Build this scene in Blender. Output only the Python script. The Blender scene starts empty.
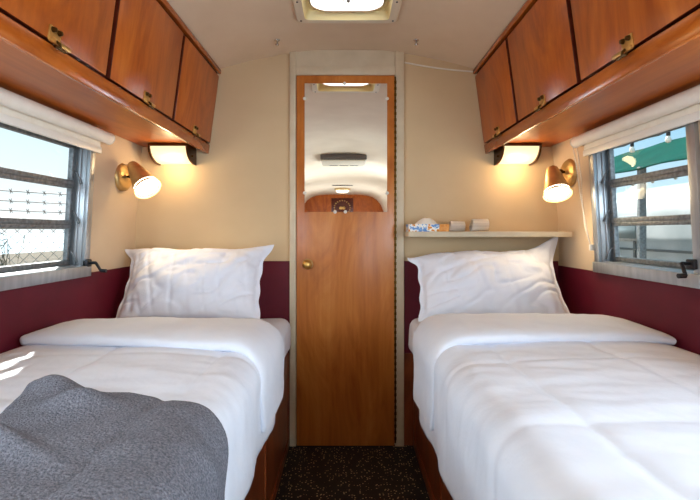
import bpy, bmesh, math, random
from math import sin, cos, pi, sqrt, radians
from mathutils import Vector, Matrix, noise

random.seed(7)
S = bpy.context.scene
COL = S.collection

# ------------------------------------------------------------------ camera
D = 2.27                                   # distance of the end wall
cam = bpy.data.cameras.new('camera')
cam.sensor_width = 36.0
cam.lens = 460.0 / 700.0 * 36.0
cam.shift_x = 3.0 / 700.0
cam.shift_y = -18.0 / 700.0
cam.clip_start = 0.02
cam_o = bpy.data.objects.new('camera', cam)
cam_o.location = (0, 0, 1.05)
cam_o.rotation_euler = (pi / 2, 0, 0)
COL.objects.link(cam_o)
S.camera = cam_o

# ------------------------------------------------------------------ world, sun, added fill, exposure
S.view_settings.view_transform = 'Standard'
S.view_settings.look = 'None'
S.view_settings.gamma = 1.0
S.view_settings.use_curve_mapping = False
S.view_settings.exposure = 0.58
S.cycles.use_denoising = True
S.cycles.max_bounces = 10
S.cycles.diffuse_bounces = 6
S.cycles.glossy_bounces = 5
S.cycles.transparent_max_bounces = 12
S.cycles.sample_clamp_indirect = 6.0
S.cycles.caustics_reflective = False
S.cycles.caustics_refractive = False


def srgb(r, g, b, a=1.0):
    f = lambda c: (c / 255) / 12.92 if c / 255 <= 0.04045 else ((c / 255 + 0.055) / 1.055) ** 2.4
    return (f(r), f(g), f(b), a)


W = bpy.data.worlds.new('sky')
S.world = W
W.use_nodes = True
nt = W.node_tree
nt.nodes.clear()
out = nt.nodes.new('ShaderNodeOutputWorld')
bg = nt.nodes.new('ShaderNodeBackground')
bg.inputs['Strength'].default_value = 0.88
tc = nt.nodes.new('ShaderNodeTexCoord')
sep = nt.nodes.new('ShaderNodeSeparateXYZ')
nt.links.new(tc.outputs['Generated'], sep.inputs[0])
# the sunny side of the sky (-X) is paler, the far side bluer
rl = nt.nodes.new('ShaderNodeValToRGB')
rl.color_ramp.elements[0].position = 0.0
rl.color_ramp.elements[0].color = srgb(246, 250, 252)
rl.color_ramp.elements[1].position = 0.28
rl.color_ramp.elements[1].color = srgb(196, 228, 242)
rr = nt.nodes.new('ShaderNodeValToRGB')
rr.color_ramp.elements[0].position = 0.0
rr.color_ramp.elements[0].color = srgb(215, 236, 246)
rr.color_ramp.elements[1].position = 0.25
rr.color_ramp.elements[1].color = srgb(128, 190, 222)
mr = nt.nodes.new('ShaderNodeMapRange')
mr.inputs['From Min'].default_value = -0.6
mr.inputs['From Max'].default_value = 0.6
mx = nt.nodes.new('ShaderNodeMix')
mx.data_type = 'RGBA'
nt.links.new(sep.outputs['Z'], rl.inputs[0])
nt.links.new(sep.outputs['Z'], rr.inputs[0])
nt.links.new(sep.outputs['X'], mr.inputs[0])
nt.links.new(mr.outputs[0], mx.inputs['Factor'])
nt.links.new(rl.outputs[0], mx.inputs['A'])
nt.links.new(rr.outputs[0], mx.inputs['B'])
nt.links.new(mx.outputs['Result'], bg.inputs[0])
nt.links.new(bg.outputs[0], out.inputs[0])


def light(name, kind, loc, direction, energy, color=(1, 1, 1), **kw):
    l = bpy.data.lights.new(name, kind)
    l.energy = energy
    l.color = color
    for k, v in kw.items():
        setattr(l, k, v)
    o = bpy.data.objects.new(name, l)
    o.location = loc
    o.rotation_euler = Vector(direction).to_track_quat('-Z', 'Y').to_euler()
    COL.objects.link(o)
    return o


light('sun', 'SUN', (-6, 1, 12), (0.42, -1.0, -1.0), 7.0, (1.0, 0.96, 0.88), angle=0.012)
FILL_DAY = (0.72, 0.86, 1.0)
# added daylight-tinted fill at unseen, made-up windows and entrance, beside and behind the camera
light('added_fill_left', 'AREA', (-1.18, 0.45, 1.175), (1, 0.30, 0.12), 15, FILL_DAY, shape='RECTANGLE', size=0.75, size_y=0.46)
light('added_fill_right', 'AREA', (1.18, 0.45, 1.175), (-1, 0.30, 0.12), 22, FILL_DAY, shape='RECTANGLE', size=0.75, size_y=0.46)
light('added_fill_entrance', 'AREA', (1.25, -2.0, 0.85), (-1, 0.75, 0.10), 75, FILL_DAY, shape='RECTANGLE', size=0.7, size_y=1.4)
light('added_fill_rear', 'AREA', (-1.16, -2.6, 1.22), (1, 0.3, 0.05), 26, FILL_DAY, shape='RECTANGLE', size=1.0, size_y=0.5)
light('added_fill_end', 'AREA', (1.16, -4.6, 1.22), (-1, 0.0, 0.05), 26, FILL_DAY, shape='RECTANGLE', size=1.0, size_y=0.5)
light('added_fill_end', 'AREA', (-1.16, -4.6, 1.22), (1, 0.0, 0.05), 26, FILL_DAY, shape='RECTANGLE', size=1.0, size_y=0.5)

# ------------------------------------------------------------------ node helpers


def mat(name, color, rough=0.5, metal=0.0, spec=0.5, **kw):
    m = bpy.data.materials.new(name)
    m.use_nodes = True
    b = m.node_tree.nodes['Principled BSDF']
    b.inputs['Base Color'].default_value = color
    b.inputs['Roughness'].default_value = rough
    b.inputs['Metallic'].default_value = metal
    b.inputs['Specular IOR Level'].default_value = spec
    for k, v in kw.items():
        b.inputs[k].default_value = v
    return m


def noise_col(m, c1, c2, scale, mapscale=(1, 1, 1), detail=4, dist=0.0, lo=0.3, hi=0.7, bump=0.0, bscale=None, bdist=0.002, rough=0.55):
    """colour between c1 and c2 by noise, and a fine bump"""
    t = m.node_tree
    b = t.nodes['Principled BSDF']
    co = t.nodes.new('ShaderNodeTexCoord')
    mp = t.nodes.new('ShaderNodeMapping')
    mp.inputs['Scale'].default_value = mapscale
    n = t.nodes.new('ShaderNodeTexNoise')
    n.inputs['Scale'].default_value = scale
    n.inputs['Detail'].default_value = detail
    n.inputs['Roughness'].default_value = rough
    n.inputs['Distortion'].default_value = dist
    r = t.nodes.new('ShaderNodeValToRGB')
    r.color_ramp.elements[0].position = lo
    r.color_ramp.elements[0].color = c1
    r.color_ramp.elements[1].position = hi
    r.color_ramp.elements[1].color = c2
    t.links.new(co.outputs['Object'], mp.inputs[0])
    t.links.new(mp.outputs[0], n.inputs[0])
    t.links.new(n.outputs[0], r.inputs[0])
    t.links.new(r.outputs[0], b.inputs['Base Color'])
    if bump:
        n2 = t.nodes.new('ShaderNodeTexNoise')
        n2.inputs['Scale'].default_value = bscale or scale * 6
        n2.inputs['Detail'].default_value = 3
        t.links.new(mp.outputs[0], n2.inputs[0])
        bp = t.nodes.new('ShaderNodeBump')
        bp.inputs['Strength'].default_value = bump
        bp.inputs['Distance'].default_value = bdist
        t.links.new(n2.outputs[0], bp.inputs['Height'])
        t.links.new(bp.outputs[0], b.inputs['Normal'])
    return m


def wood(name, dark, mid, light_, grain='z', scale=3.0, rough=0.32):
    """veneer: long flame figure plus fine pores along the grain"""
    m = mat(name, mid, rough, spec=0.4)
    t = m.node_tree
    b = t.nodes['Principled BSDF']
    co = t.nodes.new('ShaderNodeTexCoord')
    st = {'x': (0.26, 1, 1), 'y': (1, 0.26, 1), 'z': (1, 1, 0.26)}[grain]
    mp = t.nodes.new('ShaderNodeMapping')
    mp.inputs['Scale'].default_value = st
    t.links.new(co.outputs['Object'], mp.inputs[0])
    n = t.nodes.new('ShaderNodeTexNoise')
    n.inputs['Scale'].default_value = scale * 2.2
    n.inputs['Detail'].default_value = 5
    n.inputs['Roughness'].default_value = 0.6
    n.inputs['Distortion'].default_value = 2.6
    t.links.new(mp.outputs[0], n.inputs[0])
    w = t.nodes.new('ShaderNodeTexNoise')
    w.inputs['Scale'].default_value = scale * 32
    w.inputs['Detail'].default_value = 2
    mp2 = t.nodes.new('ShaderNodeMapping')
    mp2.inputs['Scale'].default_value = tuple(0.04 if s < 1 else 1 for s in st)
    t.links.new(co.outputs['Object'], mp2.inputs[0])
    t.links.new(mp2.outputs[0], w.inputs[0])
    ad = t.nodes.new('ShaderNodeMath')
    ad.operation = 'MULTIPLY_ADD'
    ad.inputs[1].default_value = 0.24
    t.links.new(w.outputs[0], ad.inputs[0])
    t.links.new(n.outputs[0], ad.inputs[2])
    r = t.nodes.new('ShaderNodeValToRGB')
    e = r.color_ramp.elements
    e[0].position, e[0].color = 0.42, dark
    e[1].position, e[1].color = 0.88, light_
    x = e.new(0.64)
    x.color = mid
    t.links.new(ad.outputs[0], r.inputs[0])
    t.links.new(r.outputs[0], b.inputs['Base Color'])
    b.inputs['Coat Weight'].default_value = 0.12
    b.inputs['Coat Roughness'].default_value = 0.2
    return m


def emit(name, color, strength):
    m = bpy.data.materials.new(name)
    m.use_nodes = True
    t = m.node_tree
    t.nodes.clear()
    o = t.nodes.new('ShaderNodeOutputMaterial')
    e = t.nodes.new('ShaderNodeEmission')
    e.inputs[0].default_value = color
    e.inputs[1].default_value = strength
    t.links.new(e.outputs[0], o.inputs[0])
    return m


M = {}
M['wall'] = noise_col(mat('wall_covering', srgb(214, 194, 162), 0.75, spec=0.2), srgb(206, 180, 142), srgb(213, 188, 151), 3, (1, 1, 1.4), bump=0.25, bscale=260, bdist=0.001)
M['wall_side'] = noise_col(mat('side_wall_covering', srgb(208, 190, 166), 0.7, spec=0.25), srgb(202, 178, 148), srgb(211, 188, 159), 3, (1, 1, 1.4), bump=0.3, bscale=220, bdist=0.001)
M['ceiling'] = noise_col(mat('ceiling_covering', srgb(218, 198, 172), 0.6, spec=0.3), srgb(222, 200, 172), srgb(231, 211, 184), 4, (1, 1, 1), bump=0.2, bscale=240, bdist=0.001)
M['trim'] = noise_col(mat('cream_painted_trim', srgb(208, 192, 164), 0.55), srgb(200, 183, 154), srgb(214, 199, 172), 9)
M['burgundy'] = noise_col(mat('burgundy_vinyl', srgb(92, 14, 32), 0.55, spec=0.3), srgb(84, 12, 29), srgb(100, 17, 36), 6, bump=0.25, bscale=300, bdist=0.001)
M['cab'] = wood('cabinet_veneer', srgb(148, 66, 16), srgb(178, 88, 24), srgb(198, 108, 36), 'z', 2.6)
M['cab_rail'] = wood('cabinet_rail_wood', srgb(152, 70, 18), srgb(180, 92, 28), srgb(198, 110, 40), 'y', 2.6, 0.22)
M['cab_under'] = wood('cabinet_underside_wood', srgb(160, 78, 24), srgb(184, 98, 34), srgb(198, 112, 44), 'y', 1.6, 0.34)
M['cab_under'].node_tree.nodes['Principled BSDF'].inputs['Coat Weight'].default_value = 0.0
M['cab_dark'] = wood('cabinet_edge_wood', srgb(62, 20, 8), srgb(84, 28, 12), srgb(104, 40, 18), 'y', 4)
M['door'] = wood('door_veneer', srgb(172, 96, 36), srgb(196, 118, 50), srgb(212, 140, 68), 'z', 2.2)
M['base'] = wood('bed_base_veneer', srgb(98, 44, 20), srgb(132, 64, 30), srgb(156, 82, 42), 'z', 2.4)
M['tan'] = wood('ledge_wood', srgb(170, 110, 66), srgb(196, 138, 90), srgb(214, 160, 112), 'y', 3)
M['brass'] = noise_col(mat('aged_brass', srgb(210, 168, 92), 0.32, 0.85), srgb(198, 152, 80), srgb(226, 184, 110), 30)
M['brass_satin'] = noise_col(mat('satin_brass', srgb(200, 166, 108), 0.42, 0.75), srgb(190, 154, 96), srgb(210, 176, 120), 20)
M['brass_dark'] = mat('dark_brass', srgb(92, 68, 34), 0.38, 1.0)
M['bronze'] = mat('dark_bronze', srgb(84, 52, 24), 0.35, 0.9)
M['iron'] = mat('dark_iron', srgb(58, 58, 62), 0.4, 0.8)
M['black'] = mat('black_metal', srgb(18, 16, 15), 0.4)
M['chrome'] = mat('chrome', srgb(215, 212, 205), 0.15, 1.0)
M['alu'] = noise_col(mat('brushed_aluminium', srgb(176, 180, 184), 0.38, 0.75), srgb(160, 165, 170), srgb(192, 195, 198), 40, (1, 1, 0.1))
M['alu_dark'] = noise_col(mat('weathered_aluminium', srgb(120, 124, 126), 0.55, 0.5), srgb(98, 102, 104), srgb(142, 145, 147), 70, bump=0.3, bscale=200)
M['blind'] = noise_col(mat('blind_fabric', srgb(238, 230, 216), 0.6), srgb(234, 225, 210), srgb(242, 235, 223), 20)
M['hem'] = mat('blind_hem_plastic', srgb(240, 236, 226), 0.35)
M['sheet'] = noise_col(mat('white_bedsheet', srgb(236, 236, 238), 0.85, spec=0.1), srgb(226, 230, 241), srgb(233, 236, 244), 8, bump=0.35, bscale=34, bdist=0.006)
M['duvet'] = noise_col(mat('white_duvet_cotton', srgb(238, 239, 241), 0.85, spec=0.1), srgb(226, 231, 242), srgb(232, 236, 245), 8, bump=0.3, bscale=22, bdist=0.008)
M['linen'] = noise_col(mat('white_pillow_cotton', srgb(240, 240, 243), 0.85, spec=0.1), srgb(230, 233, 244), srgb(236, 238, 247), 8, bump=0.3, bscale=26, bdist=0.006)
M['wool'] = noise_col(mat('grey_wool', srgb(112, 112, 120), 0.95, spec=0.1), srgb(88, 89, 98), srgb(142, 143, 152), 250, (1, 1, 1), detail=4, bump=0.9, bscale=260, bdist=0.006)
M['cord'] = mat('white_cord', srgb(232, 226, 212), 0.6)
M['lens'] = mat('white_plastic', srgb(236, 232, 222), 0.4)
M['grey_plastic'] = mat('grey_plastic', srgb(98, 88, 82), 0.5)
M['cream_plastic'] = mat('cream_plastic', srgb(226, 214, 190), 0.4)
M['paper'] = mat('white_paper', srgb(236, 228, 214), 0.9)
M['glow_skylight'] = emit('skylight_glow', srgb(255, 252, 244), 1.5)
M['glow_bulb'] = emit('bulb_glow', (1.0, 0.86, 0.62, 1), 9.0)
M['glow_dome'] = emit('dome_glow', (1.0, 0.90, 0.72, 1), 2.0)
M['rim'] = mat('amber_rim', srgb(120, 84, 40), 0.4)

# floor: black rubber with cream flecks
m = mat('speckled_rubber', srgb(22, 18, 17), 0.55)
t = m.node_tree
b = t.nodes['Principled BSDF']
co = t.nodes.new('ShaderNodeTexCoord')
vo = t.nodes.new('ShaderNodeTexVoronoi')
vo.inputs['Scale'].default_value = 88
vo.inputs['Randomness'].default_value = 1.0
sc_ = t.nodes.new('ShaderNodeSeparateColor')
gt = t.nodes.new('ShaderNodeMath')
gt.operation = 'GREATER_THAN'
gt.inputs[1].default_value = 0.45
lt = t.nodes.new('ShaderNodeMath')
lt.operation = 'LESS_THAN'
lt.inputs[1].default_value = 0.27
mu = t.nodes.new('ShaderNodeMath')
mu.operation = 'MULTIPLY'
mi = t.nodes.new('ShaderNodeMix')
mi.data_type = 'RGBA'
mi.inputs['A'].default_value = srgb(15, 13, 14)
mi.inputs['B'].default_value = srgb(214, 192, 146)
t.links.new(co.outputs['Object'], vo.inputs[0])
t.links.new(vo.outputs['Color'], sc_.inputs[0])
t.links.new(sc_.outputs[0], gt.inputs[0])
t.links.new(vo.outputs['Distance'], lt.inputs[0])
t.links.new(gt.outputs[0], mu.inputs[0])
t.links.new(lt.outputs[0], mu.inputs[1])
t.links.new(mu.outputs[0], mi.inputs['Factor'])
t.links.new(mi.outputs['Result'], b.inputs['Base Color'])
M['floor'] = m

# window glass: clear with a weak surface reflection
m = bpy.data.materials.new('window_glass')
m.use_nodes = True
t = m.node_tree
t.nodes.clear()
o_ = t.nodes.new('ShaderNodeOutputMaterial')
ms = t.nodes.new('ShaderNodeMixShader')
tr = t.nodes.new('ShaderNodeBsdfTransparent')
tr.inputs[0].default_value = (0.96, 0.98, 0.98, 1)
gl = t.nodes.new('ShaderNodeBsdfGlossy')
gl.inputs['Roughness'].default_value = 0.02
ms.inputs[0].default_value = 0.02
t.links.new(tr.outputs[0], ms.inputs[1])
t.links.new(gl.outputs[0], ms.inputs[2])
t.links.new(ms.outputs[0], o_.inputs[0])
M['glass'] = m

M['mirror'] = mat('mirror_silver', (0.93, 0.93, 0.92, 1), 0.015, 1.0)

# tissue box print: white card with blue and orange floral blotches
m = mat('floral_card', srgb(240, 238, 232), 0.55)
t = m.node_tree
b = t.nodes['Principled BSDF']
co = t.nodes.new('ShaderNodeTexCoord')
n1 = t.nodes.new('ShaderNodeTexNoise')
n1.inputs['Scale'].default_value = 48
n1.inputs['Detail'].default_value = 3
r1 = t.nodes.new('ShaderNodeValToRGB')
r1.color_ramp.interpolation = 'CONSTANT'
e = r1.color_ramp.elements
e[0].position, e[0].color = 0.0, srgb(92, 142, 206)
e[1].position, e[1].color = 0.44, srgb(150, 186, 222)
for p_, c_ in ((0.49, srgb(242, 240, 234)), (0.60, srgb(232, 150, 44))):
    x = e.new(p_)
    x.color = c_
t.links.new(co.outputs['Object'], n1.inputs[0])
t.links.new(n1.outputs[0], r1.inputs[0])
t.links.new(r1.outputs[0], b.inputs['Base Color'])
M['floral'] = m
M['orange'] = noise_col(mat('orange_card', srgb(226, 140, 44), 0.55), srgb(216, 122, 30), srgb(240, 178, 96), 60)

# printed paper: rows of grey print lines
m = mat('printed_paper', srgb(222, 212, 200), 0.85)
t = m.node_tree
b = t.nodes['Principled BSDF']
co = t.nodes.new('ShaderNodeTexCoord')
wv = t.nodes.new('ShaderNodeTexWave')
wv.bands_direction = 'Z'
wv.inputs['Scale'].default_value = 26
wv.inputs['Distortion'].default_value = 0.6
wv.inputs['Detail'].default_value = 3
wv.inputs['Detail Scale'].default_value = 30
r1 = t.nodes.new('ShaderNodeValToRGB')
r1.color_ramp.elements[0].position, r1.color_ramp.elements[0].color = 0.02, srgb(238, 232, 226)
r1.color_ramp.elements[1].position, r1.color_ramp.elements[1].color = 0.22, srgb(252, 247, 240)
t.links.new(co.outputs['Object'], wv.inputs[0])
t.links.new(wv.outputs[0], r1.inputs[0])
t.links.new(r1.outputs[0], b.inputs['Base Color'])
M['print'] = m

# ------------------------------------------------------------------ geometry helpers
ORG = {}


def thing(name, label, cat, loc, group=None):
    o = bpy.data.objects.new(name, None)
    o.empty_display_size = 0.05
    COL.objects.link(o)
    o.location = loc
    o['label'] = label
    o['category'] = cat
    if group:
        o['group'] = group
    ORG[o] = Vector(loc)
    return o


def obj(name, bm, material, parent=None, smooth=None, label=None, keep=False):
    """links a bmesh (world coordinates) as one mesh object; smooth = angle in degrees"""
    me = bpy.data.meshes.new(name)
    if parent is not None:
        og = ORG[parent]
    else:
        xs = [v.co for v in bm.verts]
        og = Vector(((min(v.x for v in xs) + max(v.x for v in xs)) / 2, (min(v.y for v in xs) + max(v.y for v in xs)) / 2, min(v.z for v in xs)))
    bmesh.ops.translate(bm, verts=bm.verts, vec=-og)
    if smooth is not None:
        a = radians(smooth)
        for f in bm.faces:
            f.smooth = True
        for e in bm.edges:
            if len(e.link_faces) == 2 and e.calc_face_angle(0) > a:
                e.smooth = False
    bm.to_mesh(me)
    bm.free()
    mats = material if isinstance(material, (list, tuple)) else [material]
    for mm in mats:
        me.materials.append(mm)
    o = bpy.data.objects.new(name, me)
    COL.objects.link(o)
    if parent is not None:
        o.parent = parent
    else:
        o.location = og
    ORG[o] = og
    if label:
        o['label'] = label
    return o


def tag(o, label, cat, group=None):
    o['label'] = label
    o['category'] = cat
    if group:
        o['group'] = group
    return o


def struct(name, bm, material, parent=None, smooth=None):
    o = obj(name, bm, material, parent, smooth)
    if parent is None:
        o['kind'] = 'structure'
    return o


def NB():
    return bmesh.new()


def box(bm, x0, x1, y0, y1, z0, z1, bev=0.0, seg=2, mi=0):
    r = bmesh.ops.create_cube(bm, size=1.0)
    vs = r['verts']
    for v in vs:
        v.co = Vector((x0 + (v.co.x + .5) * (x1 - x0), y0 + (v.co.y + .5) * (y1 - y0), z0 + (v.co.z + .5) * (z1 - z0)))
    fs = set(f for v in vs for f in v.link_faces)
    for f in fs:
        f.material_index = mi
    if bev > 0:
        es = list(set(e for v in vs for e in v.link_edges))
        bmesh.ops.bevel(bm, geom=es, offset=bev, segments=seg, profile=0.5, affect='EDGES')
    return bm


def xbox(bm, mtx, sx, sy, sz, bev=0.0, seg=2):
    """a box of that size centred at the matrix"""
    r = bmesh.ops.create_cube(bm, size=1.0)
    vs = r['verts']
    for v in vs:
        v.co = Vector((v.co.x * sx, v.co.y * sy, v.co.z * sz))
    if bev > 0:
        es = list(set(e for v in vs for e in v.link_edges))
        rr_ = bmesh.ops.bevel(bm, geom=es, offset=bev, segments=seg, profile=0.5, affect='EDGES')
        vs = list(set(vs) | set(rr_['verts']))
        vs = [v for v in vs if v.is_valid]
    bmesh.ops.transform(bm, matrix=mtx, verts=vs)
    return bm


def prism(bm, poly, extrude):
    """closed solid from a planar polygon pushed along a vector"""
    e = Vector(extrude)
    a = [bm.verts.new(Vector(p)) for p in poly]
    b_ = [bm.verts.new(Vector(p) + e) for p in poly]
    n = len(poly)
    bm.faces.new(a)
    bm.faces.new(b_[::-1])
    for i in range(n):
        bm.faces.new((a[i], b_[i], b_[(i + 1) % n], a[(i + 1) % n]))
    bmesh.ops.recalc_face_normals(bm, faces=bm.faces)
    return bm


def lathe(bm, prof, mtx, seg=32, skip=None):
    """prof: list of (radius, height along local z); skip(row, i) leaves a face out"""
    rows = []
    for (r, h) in prof:
        if r < 1e-6:
            rows.append([bm.verts.new(mtx @ Vector((0, 0, h)))])
        else:
            rows.append([bm.verts.new(mtx @ Vector((r * cos(2 * pi * i / seg), r * sin(2 * pi * i / seg), h))) for i in range(seg)])
    for k in range(len(rows) - 1):
        a, c = rows[k], rows[k + 1]
        for i in range(seg):
            if skip and skip(k, i):
                continue
            j = (i + 1) % seg
            if len(a) == 1 and len(c) == 1:
                continue
            if len(a) == 1:
                bm.faces.new((a[0], c[i], c[j]))
            elif len(c) == 1:
                bm.faces.new((a[i], a[j], c[0]))
            else:
                bm.faces.new((a[i], a[j], c[j], c[i]))
    bmesh.ops.recalc_face_normals(bm, faces=bm.faces)
    return bm


def aim(loc, direction):
    q = Vector(direction).to_track_quat('Z', 'Y')
    return Matrix.Translation(Vector(loc)) @ q.to_matrix().to_4x4()


def tube(bm, pts, r, seg=8, caps=True):
    pts = [Vector(p) for p in pts]
    rings = []
    for i, p in enumerate(pts):
        d = (pts[min(i + 1, len(pts) - 1)] - pts[max(i - 1, 0)]).normalized()
        q = d.to_track_quat('Z', 'Y')
        rr_ = r[i] if isinstance(r, (list, tuple)) else r
        rings.append([bm.verts.new(p + q @ Vector((rr_ * cos(2 * pi * k / seg), rr_ * sin(2 * pi * k / seg), 0))) for k in range(seg)])
    for a, c in zip(rings, rings[1:]):
        # keep the twist small between neighbouring rings
        best = min(range(seg), key=lambda s: (a[0].co - c[s].co).length)
        for k in range(seg):
            bm.faces.new((a[k], a[(k + 1) % seg], c[(k + 1 + best) % seg], c[(k + best) % seg]))
    if caps:
        bm.faces.new(rings[0][::-1])
        bm.faces.new(rings[-1])
    return bm


def grid(bm, fn, nu, nv, mi=0):
    """surface of (nu+1)x(nv+1) points fn(i/nu, j/nv)"""
    vs = [[bm.verts.new(fn(i / nu, j / nv)) for j in range(nv + 1)] for i in range(nu + 1)]
    for i in range(nu):
        for j in range(nv):
            f = bm.faces.new((vs[i][j], vs[i + 1][j], vs[i + 1][j + 1], vs[i][j + 1]))
            f.material_index = mi
    return vs


def rrect(w, h, r, n=6):
    """rounded rectangle outline, counter-clockwise, centred"""
    pts = []
    for cx, cy, a0 in ((w / 2 - r, h / 2 - r, 0), (-w / 2 + r, h / 2 - r, 90), (-w / 2 + r, -h / 2 + r, 180), (w / 2 - r, -h / 2 + r, 270)):
        for k in range(n + 1):
            a = radians(a0 + 90 * k / n)
            pts.append((cx + r * cos(a), cy + r * sin(a)))
    return pts


def ring(bm, outline_a, outline_b):
    """faces between two closed loops of 3-D points"""
    a = [bm.verts.new(Vector(p)) for p in outline_a]
    c = [bm.verts.new(Vector(p)) for p in outline_b]
    n = len(a)
    for i in range(n):
        bm.faces.new((a[i], a[(i + 1) % n], c[(i + 1) % n], c[i]))
    return bm


# ------------------------------------------------------------------ the shell
Y0, Y1 = -6.5, D
side = [(1.050, 0.0), (1.0475, 0.895), (1.040, 1.12), (1.018, 1.41), (1.008, 1.475)]
crown = [(1.008, 1.475), (0.975, 1.56), (0.915, 1.66), (0.83, 1.75), (0.73, 1.815), (0.63, 1.855), (0.47, 1.897), (0.32, 1.926), (0.17, 1.944), (0.0, 1.950)]
WIN = {-1: (1.24, 1.825, 0.905, 1.40), 1: (1.36, 1.900, 0.915, 1.41)}    # y0, y1, z0, z1 of the two windows


def wallx(z):
    for (xa, za), (xb, zb) in zip(side, side[1:]):
        if za <= z <= zb:
            return xa + (xb - xa) * (z - za) / (zb - za)
    return side[-1][0]


def side_wall(s):
    y0, y1, z0, z1 = WIN[s]
    holes = [(y0, y1, z0, z1), (0.08, 0.82, 0.95, 1.40), (-5.15, -4.05, 0.95, 1.47)]  # all but the visible window are unseen openings added for fill light
    holes += [(-2.4, -1.65, 0.10, 1.475)] if s > 0 else [(-3.15, -2.05, 0.95, 1.47)]
    ys = sorted({Y0, Y1} | {h[0] for h in holes} | {h[1] for h in holes})
    zs = sorted({z for _, z in side} | {h[2] for h in holes} | {h[3] for h in holes})
    bm = NB()
    cache = {}

    def v(y, z, d):
        k = (y, z, d)
        if k not in cache:
            cache[k] = bm.verts.new((s * (wallx(z) + d), y, z))
        return cache[k]

    solid = {}
    for a, c in zip(ys, ys[1:]):
        for e_, f_ in zip(zs, zs[1:]):
            my, mz = (a + c) / 2, (e_ + f_) / 2
            if any(h[0] < my < h[1] and h[2] < mz < h[3] for h in holes):
                continue
            solid[(a, e_)] = (c, f_)
            for d in (0.0, 0.05):
                bm.faces.new((v(a, e_, d), v(c, e_, d), v(c, f_, d), v(a, f_, d)))
    for e_ in [e for e in bm.edges if len(e.link_faces) == 1]:   # reveals and rims
        p, q = e_.verts
        if p.co.x * s < 0:
            continue
        kp = [k for k, w in cache.items() if w is p][0]
        kq = [k for k, w in cache.items() if w is q][0]
        if kp[2] == 0.0:
            p2, q2 = cache[(kp[0], kp[1], 0.05)], cache[(kq[0], kq[1], 0.05)]
            try:
                bm.faces.new((p, q, q2, p2))
            except ValueError:
                pass
    bmesh.ops.recalc_face_normals(bm, faces=bm.faces)
    return bm


struct('wall_left', side_wall(-1), M['wall_side'], smooth=30)
struct('wall_right', side_wall(1), M['wall_side'], smooth=30)

# ceiling with the opening of the roof vent
VY0, VY1, VX = 1.62, 1.90, 0.17
bm = NB()
pts = [(-x, z) for x, z in crown] + [(x, z) for x, z in crown[::-1][1:]]
ysc = [Y0, -0.5, VY0, VY1, Y1]


def rear_lift(x):
    # the rear end has a flatter crown with tighter shoulders
    x = abs(x)
    return 0.062 * max(0.0, min(1.0, (x - 0.15) / 0.5)) * max(0.0, min(1.0, (1.005 - x) / 0.12))


for d in (0.0, 0.05):
    vv = [[bm.verts.new((x * (1 + d * 0.9), y, z + d + (rear_lift(x) if y < -1 else 0))) for y in ysc] for x, z in pts]
    for i in range(len(pts) - 1):
        for j in range(len(ysc) - 1):
            if j == 2 and abs(pts[i][0] + pts[i + 1][0]) / 2 < VX:
                continue
            bm.faces.new((vv[i][j], vv[i + 1][j], vv[i + 1][j + 1], vv[i][j + 1]))
struct('ceiling', bm, M['ceiling'], smooth=40)

bm = NB()
box(bm, -1.12, 1.12, Y0 - 0.05, Y1 + 0.05, -0.06, 0.0)
struct('floor', bm, M['floor'])
bm = NB()
box(bm, -1.12, 1.12, Y1, Y1 + 0.05, 0.0, 2.03)
struct('wall_back', bm, M['wall'])
# rear end: wooden bulkhead seen in the mirror
bm = NB()
box(bm, -1.12, 1.12, Y0 - 0.05, Y0, 0.0, 2.03)
struct('wall_rear', bm, M['cab'])

# burgundy lower lining
for k, s in enumerate((-1, 1)):
    bm = NB()
    prism(bm, [(s * 1.0495, -0.2, 0.0), (s * 1.0470, -0.2, 0.885), (s * 1.0410, -0.2, 0.885), (s * 1.0440, -0.2, 0.0)], (0, Y1 - 0.001 + 0.2, 0))
    struct('trim_%d' % (k + 1), bm, M['burgundy'])
bm = NB()
box(bm, -1.04, -0.282, Y1 - 0.008, Y1, 0.0, 0.907)
box(bm, 0.282, 1.04, Y1 - 0.008, Y1, 0.455, 0.907)
struct('trim_3', bm, M['burgundy'])
bm = NB()
box(bm, 0.281, 1.04, Y1 - 0.007, Y1, 0.0, 0.454)
struct('trim_6', bm, M['base'])

# door frame with its upper panel
PF = 2.25
DX0, DX1, DZ = -0.2495, 0.235, 1.818
bm = NB()
box(bm, -0.281, DX0, PF, Y1, 0.0, 1.936, 0.002)
box(bm, DX1, 0.279, PF, Y1, 0.0, 1.936, 0.002)
box(bm, DX0, DX1, PF, Y1, DZ, 1.862, 0.002)
box(bm, DX0, DX1, PF + 0.012, Y1, 1.862, 1.945)
struct('trim_4', bm, M['trim'], smooth=30)

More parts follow.
